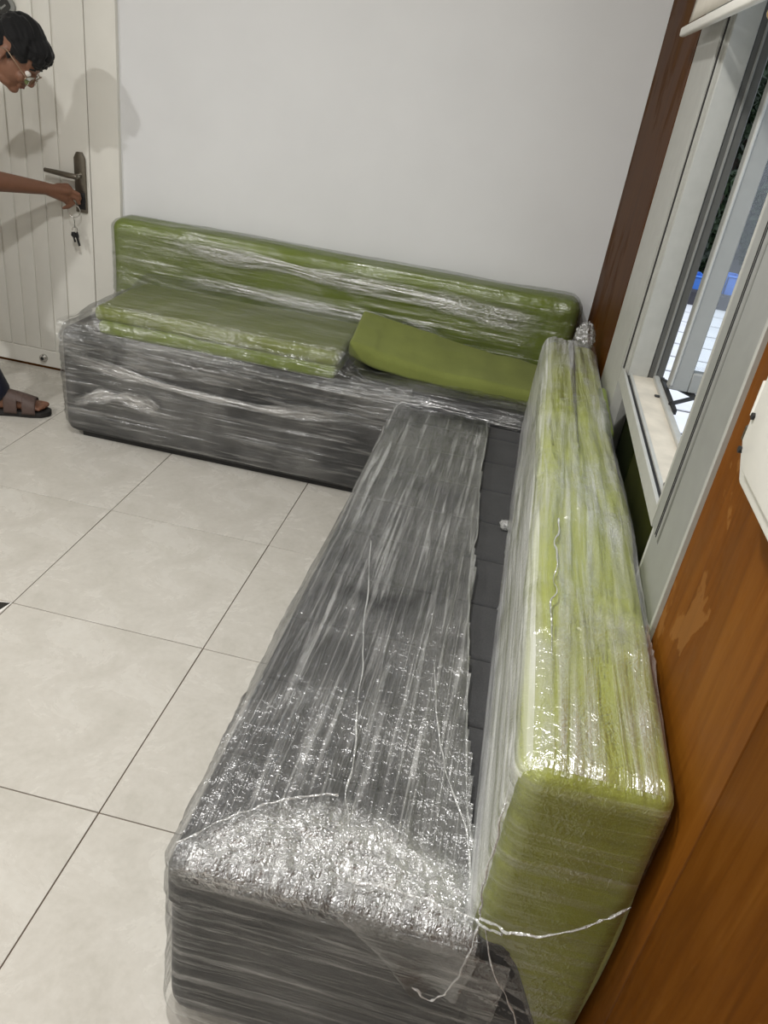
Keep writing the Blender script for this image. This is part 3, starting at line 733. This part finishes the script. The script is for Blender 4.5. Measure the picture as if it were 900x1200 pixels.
def tree(x, y, h, rad, n, seed, label):
    rng = np.random.default_rng(seed)
    e = empty('tree', (x, y, 0), label, 'tree', 'trees beyond the porch')
    tube('trunk', [(x, y, -0.05), (x+0.04, y, h*0.4), (x-0.03, y+0.05, h*0.8)], [0.07, 0.055, 0.03], M['bark'], e, 10)
    d = rng.normal(size=(n, 3)); d /= np.linalg.norm(d, axis=1, keepdims=True)
    r = rng.uniform(0.35, 1.0, (n, 1))
    Cn = np.array([x, y, h*0.62]) + d*r*np.array([rad, rad*0.8, h*0.42])
    a = rng.normal(size=(n, 3)); a /= np.linalg.norm(a, axis=1, keepdims=True)
    b = np.cross(a, rng.normal(size=(n, 3))); b /= np.linalg.norm(b, axis=1, keepdims=True)
    L = rng.uniform(0.05, 0.10, (n, 1)); W = L*0.42
    V = np.stack([Cn-a*L, Cn+b*W, Cn+a*L, Cn-b*W], 1).reshape(-1, 3)
    o = mesh_np('foliage', V, np.arange(4*n).reshape(n, 4), M['leaf'], e, None, False)
    o['kind'] = 'stuff'
tree(2.75, 7.0, 3.2, 0.55, 6200, 5, 'dark leafy tree beyond the porch, behind the blue crates')
tree(4.45, 6.9, 3.6, 0.60, 5200, 6, 'dark leafy tree standing beside the far side wall')
tree(3.45, 8.15, 4.6, 0.78, 9000, 7, 'tall dark tree furthest behind the porch')

def shrub(x, y, h, rad, n, seed, label):
    rng = np.random.default_rng(seed)
    e = empty('shrub', (x, y, 0), label, 'shrub', 'shrubs beyond the porch')
    for k in range(4):
        a = k*1.6; tube('stem', [(x, y, -0.02), (x+0.1*math.cos(a), y+0.1*math.sin(a), h*0.45), (x+0.2*math.cos(a), y+0.2*math.sin(a), h*0.8)], [0.02, 0.014, 0.008], M['bark'], e, 7)
    d = rng.normal(size=(n, 3)); d /= np.linalg.norm(d, axis=1, keepdims=True)
    Cn = np.array([x, y, h*0.55]) + d*rng.uniform(0.4, 1.0, (n, 1))*np.array([rad, rad*0.7, h*0.45])
    a = rng.normal(size=(n, 3)); a /= np.linalg.norm(a, axis=1, keepdims=True)
    b = np.cross(a, rng.normal(size=(n, 3))); b /= np.linalg.norm(b, axis=1, keepdims=True)
    L = rng.uniform(0.04, 0.08, (n, 1)); W = L*0.5
    V = np.stack([Cn-a*L, Cn+b*W, Cn+a*L, Cn-b*W], 1).reshape(-1, 3)
    mesh_np('foliage', V, np.arange(4*n).reshape(n, 4), M['leaf'], e, None, False)['kind'] = 'stuff'
shrub(3.05, 6.55, 1.15, 0.30, 2600, 15, 'low dark shrub behind the wider blue crate')
shrub(3.66, 6.55, 1.35, 0.26, 2600, 16, 'low dark shrub behind the narrower blue crate')

# ================================================================== PERSON AT THE DOOR
per = empty('person', (-0.95, 0.58, 0), 'person in a white shirt and navy trousers bending to turn a key in the door', 'person')
dg_objs = []
def blob_mesh(name, caps, ells, mat, parent, voxel=0.005, sm=6, extra=None):
    """tapered capsules and ellipsoids fused into one continuous surface"""
    bm = bmesh.new()
    def sph(c, r, mtx=None):
        res = bmesh.ops.create_icosphere(bm, subdivisions=3, radius=1.0)
        S = Matrix.Diagonal((r[0], r[1], r[2], 1)) if not isinstance(r, float) else Matrix.Diagonal((r, r, r, 1))
        T = Matrix.Translation(Vector(c)) @ (mtx.to_4x4() if mtx is not None else Matrix.Identity(4)) @ S
        bmesh.ops.transform(bm, matrix=T, verts=res['verts'])
    for p0, r0, p1, r1 in caps:
        p0, p1 = Vector(p0), Vector(p1); d = p1-p0
        sph(p0, float(r0)); sph(p1, float(r1))
        res = bmesh.ops.create_cone(bm, cap_ends=True, segments=20, radius1=r0, radius2=r1, depth=d.length)
        R = d.to_track_quat('Z', 'Y').to_matrix().to_4x4()
        bmesh.ops.transform(bm, matrix=Matrix.Translation((p0+p1)/2) @ R, verts=res['verts'])
    for c, r, mtx in ells: sph(c, r, mtx)
    me = bpy.data.meshes.new(name+'_src'); bm.to_mesh(me); bm.free()
    o = bpy.data.objects.new(name+'_src', me); C.objects.link(o)
    m = o.modifiers.new('r', 'REMESH'); m.mode = 'VOXEL'; m.voxel_size = voxel; m.use_smooth_shade = True
    s = o.modifiers.new('s', 'SMOOTH'); s.factor = 0.5; s.iterations = sm
    dg = bpy.context.evaluated_depsgraph_get()
    res = bpy.data.meshes.new_from_object(o.evaluated_get(dg)); res.name = name
    bpy.data.objects.remove(o); bpy.data.meshes.remove(me)
    if extra: extra(res)
    smooth(res)
    return link(name, res, mat, parent)

# head frame: F forward, S to the person's left, U up
pitch = math.radians(44); yaw = math.radians(8)
F = Vector((math.cos(pitch)*math.cos(yaw), math.cos(pitch)*math.sin(yaw), -math.sin(pitch)))
S = Vector((-math.sin(yaw), math.cos(yaw), 0)); U = F.cross(S)
HM = Matrix((F, S, U)).transposed()
HC = Vector((-0.727, 0.76, 1.390))
def H(f, s, u): return HC + F*f + S*s + U*u
# joints
pel = Vector((-1.24, 0.50, 0.86)); chest = Vector((-1.02, 0.60, 1.13)); neckb = Vector((-0.90, 0.68, 1.26))
rsh = Vector((-0.955, 0.52, 1.19)); lsh = Vector((-0.99, 0.80, 1.19))
rel = Vector((-0.925, 0.70, 0.932)); rwr = Vector((-0.782, 0.985, 0.885))
lel = Vector((-1.16, 0.93, 0.96)); lwr = Vector((-1.17, 0.80, 0.74))
rhip = pel+Vector((0.0, -0.09, -0.04)); lhip = pel+Vector((0.0, 0.09, -0.04))
rkn = Vector((-0.95, 0.50, 0.475)); rank = Vector((-0.815, 0.558, 0.085)); rtoe = Vector((-0.635, 0.630, 0.035))
lkn = Vector((-1.13, 0.68, 0.47)); lank = Vector((-1.20, 0.72, 0.085)); ltoe = Vector((-1.01, 0.76, 0.035))
caps = [
    (pel, 0.135, pel.lerp(chest, 0.5), 0.125), (pel.lerp(chest, 0.5), 0.125, chest, 0.14), (chest, 0.125, neckb, 0.062),
    (rsh, 0.058, chest, 0.11), (lsh, 0.058, chest, 0.11),
    (neckb, 0.055, H(-0.045, 0, -0.05), 0.050),
    (rsh, 0.055, rel, 0.041), (rel, 0.042, rel.lerp(rwr, 0.3), 0.041), (rel.lerp(rwr, 0.3), 0.041, rwr, 0.026),
    (lsh, 0.055, lel, 0.041), (lel, 0.041, lwr, 0.027),
    (rhip, 0.085, rkn, 0.055), (rkn, 0.055, rkn.lerp(rank, 0.35), 0.053), (rkn.lerp(rank, 0.35), 0.053, rank, 0.034),
    (lhip, 0.085, lkn, 0.055), (lkn, 0.055, lkn.lerp(lank, 0.35), 0.053), (lkn.lerp(lank, 0.35), 0.053, lank, 0.034),
]
def foot(ank, toe, side):
    d = (toe-ank); d.z = 0; d.normalize(); n = Vector((-d.y, d.x, 0))
    heel = Vector((ank.x, ank.y, 0.055))-d*0.035
    ball = Vector((toe.x, toe.y, 0.045))-d*0.055
    out = [(ank, 0.034, heel, 0.030), (heel, 0.030, ball, 0.026), (ank, 0.034, ball-d*0.03+Vector((0, 0, 0.012)), 0.024),
           (ball-n*0.018, 0.024, ball+n*0.018, 0.022)]
    for i, (o_, l, r) in enumerate(((0.030, 0.052, 0.0125), (0.011, 0.052, 0.0095), (-0.006, 0.046, 0.009), (-0.021, 0.038, 0.0085), (-0.034, 0.030, 0.008))):
        b = ball+n*o_*side; out.append((b, r*1.05, b+d*l+Vector((0, 0, -0.008)), r))
    return out
caps += foot(rank, rtoe, 1) + foot(lank, ltoe, -1)
# right hand: palm from the wrist to the knuckles, fingers pinching the key
kn = Vector((-0.722, 1.055, 0.858))
hd = (kn-rwr).normalized(); hw = hd.cross(Vector((0.55, -0.62, -0.2))).normalized()   # across the knuckles (downwards)
if hw.z > 0: hw = -hw
hn = hd.cross(hw).normalized()
caps += [(rwr, 0.026, kn+hw*0.018-hd*0.01, 0.017), (rwr, 0.025, kn-hw*0.018-hd*0.01, 0.017), (kn-hw*0.026, 0.0125, kn+hw*0.028, 0.0115)]
kp = Vector((-0.690, 1.093, 0.838))                       # where thumb and forefinger meet on the key
fing = [(-0.026, [kn-hw*0.026, kn-hw*0.022+hd*0.034+Vector((0.008, -0.004, -0.002)), kp+Vector((0.004, -0.004, 0.010))]),
        (-0.008, [kn-hw*0.008, kn-hw*0.006+hd*0.036+Vector((0.004, -0.006, -0.006)), kp+Vector((0.002, -0.010, -0.010))]),
        (0.010, [kn+hw*0.010, kn+hw*0.014+hd*0.032+Vector((-0.002, -0.008, -0.010)), kn+hw*0.038+hd*0.022+Vector((-0.012, -0.004, -0.012))]),
        (0.026, [kn+hw*0.026, kn+hw*0.032+hd*0.022+Vector((-0.004, -0.008, -0.008)), kn+hw*0.048+hd*0.006+Vector((-0.014, -0.002, -0.010))])]
for i, (_, ch) in enumerate(fing):
    r = (0.0092, 0.0095, 0.009, 0.008)[i]
    caps += [(ch[0], r*1.1, ch[1], r), (ch[1], r, ch[2], r*0.85)]
tb = rwr.lerp(kn, 0.45)-hw*0.02+hn*0.012
caps += [(tb, 0.013, tb+hd*0.034-hw*0.016+Vector((0.004, 0.006, 0)), 0.0105), (tb+hd*0.034-hw*0.016+Vector((0.004, 0.006, 0)), 0.0105, kp+Vector((-0.008, 0.002, 0.004)), 0.009)]
# left hand, relaxed
ld = (lwr-lel).normalized(); ln = Vector((0, 1, 0)); lk = lwr+ld*0.075
caps += [(lwr, 0.025, lk-ln*0.022, 0.014), (lwr, 0.025, lk+ln*0.022, 0.014), (lk-ln*0.026, 0.0125, lk+ln*0.026, 0.0115)]
for q, L in ((-0.028, 0.07), (-0.010, 0.08), (0.010, 0.075), (0.028, 0.06)):
    b = lk+ln*q; m_ = b+ld*L*0.55+Vector((0.008, 0, 0)); caps += [(b, 0.010, m_, 0.009), (m_, 0.009, m_+ld*L*0.45+Vector((0.018, 0, 0)), 0.008)]
caps += [(lwr+ld*0.03-ln*0.015, 0.013, lwr+ld*0.07-ln*0.05+Vector((0.01, 0, 0)), 0.010)]
R3 = HM
ells = [
    (H(-0.012, 0, 0.038), (0.094, 0.074, 0.086), R3), (H(0.022, 0, -0.030), (0.066, 0.062, 0.080), R3),
    (H(0.060, 0, 0.030), (0.032, 0.056, 0.050), R3), (H(0.066, 0, -0.098), (0.022, 0.024, 0.018), R3),
    (H(0.030, 0, -0.088), (0.045, 0.050, 0.028), R3),
    (H(0.074, 0.030, -0.030), (0.020, 0.026, 0.024), R3), (H(0.074, -0.030, -0.030), (0.020, 0.026, 0.024), R3),
    (H(0.083, 0, 0.012), (0.012, 0.046, 0.010), R3),
    (H(0.100, 0, -0.036), (0.016, 0.016, 0.013), R3), (H(0.092, 0.013, -0.040), (0.010, 0.009, 0.009), R3), (H(0.092, -0.013, -0.040), (0.010, 0.009, 0.009), R3),
    (H(0.084, 0, -0.062), (0.011, 0.024, 0.008), R3), (H(0.082, 0, -0.074), (0.010, 0.020, 0.007), R3),
    (H(-0.012, -0.073, -0.012), (0.017, 0.007, 0.027), R3), (H(-0.012, 0.076, -0.012), (0.020, 0.008, 0.032), R3),
    (H(-0.004, -0.078, -0.034), (0.011, 0.008, 0.012), R3), (H(-0.004, 0.078, -0.034), (0.011, 0.008, 0.012), R3),
]
caps_nose = [(H(0.088, 0, 0.004), 0.009, H(0.104, 0, -0.032), 0.011)]
blob_mesh('body', caps+caps_nose, ells, M['skin'], per, 0.0042, 5)
def fuzz(amp, f, seed):
    def g(me):
        n = len(me.vertices); co = np.zeros(n*3, np.float32); no = np.zeros(n*3, np.float32)
        me.vertices.foreach_get('co', co); me.vertices.foreach_get('normal', no); co = co.reshape(-1, 3); no = no.reshape(-1, 3)
        d = amp*(N2(co[:, 0]*f+co[:, 2]*f*0.7, co[:, 1]*f*1.3-co[:, 2]*f*0.4, seed)-0.5)
        me.vertices.foreach_set('co', (co+no*d[:, None]).astype(np.float32).ravel()); me.update()
    return g
hair_e = [(H(-0.010, 0, 0.056), (0.094, 0.081, 0.078), R3), (H(-0.054, 0, 0.010), (0.064, 0.080, 0.084), R3),
          (H(0.050, 0, 0.078), (0.058, 0.064, 0.040), R3), (H(0.076, -0.020, 0.058), (0.028, 0.040, 0.036), R3), (H(0.076, 0.022, 0.058), (0.028, 0.040, 0.036), R3),
          (H(0.020, -0.058, 0.040), (0.046, 0.024, 0.036), R3), (H(0.020, 0.058, 0.040), (0.046, 0.024, 0.036), R3),
          (H(0.012, -0.070, 0.012), (0.010, 0.008, 0.026), R3), (H(0.012, 0.070, 0.012), (0.010, 0.008, 0.026), R3)]
blob_mesh('hair', [], hair_e, M['hair'], per, 0.0042, 4, fuzz(0.012, 70, 301))
def uvs_ball(name, c, r, mat, parent):
    bm = bmesh.new(); bmesh.ops.create_uvsphere(bm, u_segments=16, v_segments=10, radius=r)
    bmesh.ops.translate(bm, vec=c, verts=bm.verts); me = bpy.data.meshes.new(name); bm.to_mesh(me); bm.free(); smooth(me); return link(name, me, mat, parent)
for s_ in (-1, 1):
    e_ = uvs_ball('eye', H(0.082, 0.031*s_, -0.006), 0.0115, M['eye'], per)
    uvs_ball('iris', H(0.0885, 0.031*s_, -0.009), 0.0062, M['iris'], e_)
    tube('eyebrow', [H(0.088, 0.014*s_, 0.018), H(0.092, 0.030*s_, 0.022), H(0.082, 0.048*s_, 0.016)], [0.003, 0.004, 0.0025], M['hair'], per, 8)
tube('mouth', [H(0.088, -0.020, -0.069), H(0.0945, 0, -0.068), H(0.088, 0.020, -0.069)], [0.0015, 0.0035, 0.0015], plain('lips', (122, 66, 56), 0.45), per, 8)
# wire glasses slipping down the nose
gl0 = tube('glasses', [H(0.108, -0.010, -0.012), H(0.113, 0, -0.008), H(0.108, 0.010, -0.012)], 0.0016, M['wire'], per, 8)
gl0.name = 'glasses'
for s_ in (-1, 1):
    ring = [H(0.106-0.012*abs(math.cos(t))*(1 if math.cos(t) > 0 else 0.2), s_*(0.034+0.024*math.cos(t)), -0.018+0.020*math.sin(t)) for t in np.linspace(0, 2*math.pi, 22)]
    tube('rim', ring, 0.0014, M['wire'], gl0, 6, False)
    tube('temple', [H(0.095, 0.058*s_, -0.012), H(0.06, 0.070*s_, -0.002), H(0.0, 0.079*s_, 0.010), H(-0.02, 0.080*s_, 0.000)], 0.0018, M['wire'], gl0, 6)
    ce = H(0.103, s_*0.034, -0.018); V = [ce]+ring[:-1]
    me = bpy.data.meshes.new('lens'); me.from_pydata([tuple(v) for v in V], [], [(0, i+1, (i+1) % 21+1) for i in range(21)]); me.update()
    link('lens', me, M['glass'], gl0)
# clothes
shirt_caps = [(pel+Vector((0.02, 0, 0.02)), 0.152, pel.lerp(chest, 0.5), 0.142), (pel.lerp(chest, 0.5), 0.142, chest, 0.155), (chest, 0.150, neckb-(neckb-chest)*0.06, 0.086),
              (rsh, 0.072, chest, 0.135), (lsh, 0.072, chest, 0.135), (rsh, 0.068, neckb-(neckb-chest)*0.15, 0.075), (lsh, 0.068, neckb-(neckb-chest)*0.15, 0.075),
              (rsh, 0.074, rsh.lerp(rel, 0.86), 0.060), (lsh, 0.074, lsh.lerp(lel, 0.78), 0.066)]
blob_mesh('shirt', shirt_caps, [], M['shirt'], per, 0.007, 8, fuzz(0.012, 14, 305))
cut = rkn.lerp(rank, 0.94); cutl = lkn.lerp(lank, 0.90)
tro_caps = [(pel+Vector((-0.01, 0, -0.02)), 0.150, pel+Vector((0.01, 0, 0.02)), 0.146), (rhip, 0.100, rkn, 0.074), (rkn, 0.074, cut, 0.060), (lhip, 0.100, lkn, 0.074), (lkn, 0.074, cutl, 0.058)]
blob_mesh('trousers', tro_caps, [], M['navy'], per, 0.007, 4, fuzz(0.010, 16, 307))
def sandal(ank, toe, side):
    d = (toe-ank); d.z = 0; d.normalize(); n = Vector((-d.y, d.x, 0))*side
    heel = Vector((ank.x, ank.y, 0))-d*0.075; L = (Vector((toe.x, toe.y, 0))+d*0.020-heel).length
    prof = [(0, 0.018), (0.06, 0.033), (0.25, 0.037), (0.5, 0.038), (0.72, 0.047), (0.88, 0.043), (0.97, 0.026), (1, 0.012)]
    pts = [heel+d*(t*L)+n*w for t, w in prof]+[heel+d*(t*L)-n*w for t, w in reversed(prof)]
    so = prism('sandal', [(p.x, p.y) for p in pts], 'z', 0.0, 0.024, M['sole'], per, 0.004)
    def strap(t0, t1, h0, h1, name='strap', span=1.04):
        def f(u, v):
            t = t0+(t1-t0)*u; ang = (v-0.5)*np.pi*span
            hh = h0+(h1-h0)*u
            w = np.interp(t, [p[0] for p in prof], [p[1] for p in prof])+0.004
            x = heel.x+d.x*t*L+n.x*np.sin(ang)*w; y = heel.y+d.y*t*L+n.y*np.sin(ang)*w
            z = 0.018+np.maximum(0, np.cos(ang))**0.7*hh
            return x, y, z
        o = sheet(name, f, 10, 26, M['sandal'], so); m = o.modifiers.new('t', 'SOLIDIFY'); m.thickness = 0.003; m.offset = 1
    strap(0.36, 0.545, 0.098, 0.082); strap(0.615, 0.80, 0.076, 0.056)
    strap(0.53, 0.63, 0.084, 0.074, 'strap_bridge', 0.62)
sandal(rank, rtoe, 1); sandal(lank, ltoe, -1)

# ================================================================== KEYS
ks = empty('key_bunch', (-0.705, 1.065, 0.80), 'small bunch of dark keys on a ring hanging from the door lock', 'keys')
def torus(name, c, R, r, nx, mat, parent):
    nx = Vector(nx).normalized(); a = nx.orthogonal().normalized(); b = nx.cross(a)
    tube(name, [Vector(c)+(a*math.cos(t)+b*math.sin(t))*R for t in np.linspace(0, 2*math.pi, 25)], r, mat, parent, 6, False)
tube('key_shaft', [(-0.684, 1.128, 0.835), (-0.688, 1.098, 0.836)], 0.003, M['steel'], ks, 8)
box('key_head', (-0.700, 1.082, 0.822), (-0.696, 1.102, 0.848), M['steel'], ks, 0.001, 1)
torus('key_ring', (-0.706, 1.068, 0.795), 0.026, 0.0018, (0.3, -0.9, 0.1), M['steel'], ks)
tube('chain', [(-0.706, 1.062, 0.772), (-0.704, 1.064, 0.75), (-0.7045, 1.064, 0.725)], 0.0016, M['steel'], ks, 6)
torus('key_ring', (-0.7045, 1.064, 0.716), 0.012, 0.0018, (0.1, -0.9, 0.1), M['steel'], ks)
for i, (dx, tip) in enumerate(((-0.008, 0.665), (0.004, 0.650))):
    prism('key', [(-0.712+dx, 0.705), (-0.696+dx, 0.708), (-0.692+dx, 0.690), (-0.698+dx+0.004*i, 0.680), (-0.692+dx+0.006*i, tip), (-0.701+dx+0.006*i, tip-0.004), (-0.706+dx, 0.682), (-0.715+dx, 0.690)], 'y', 1.060+0.004*i, 1.063+0.004*i, M['gasket'], ks)
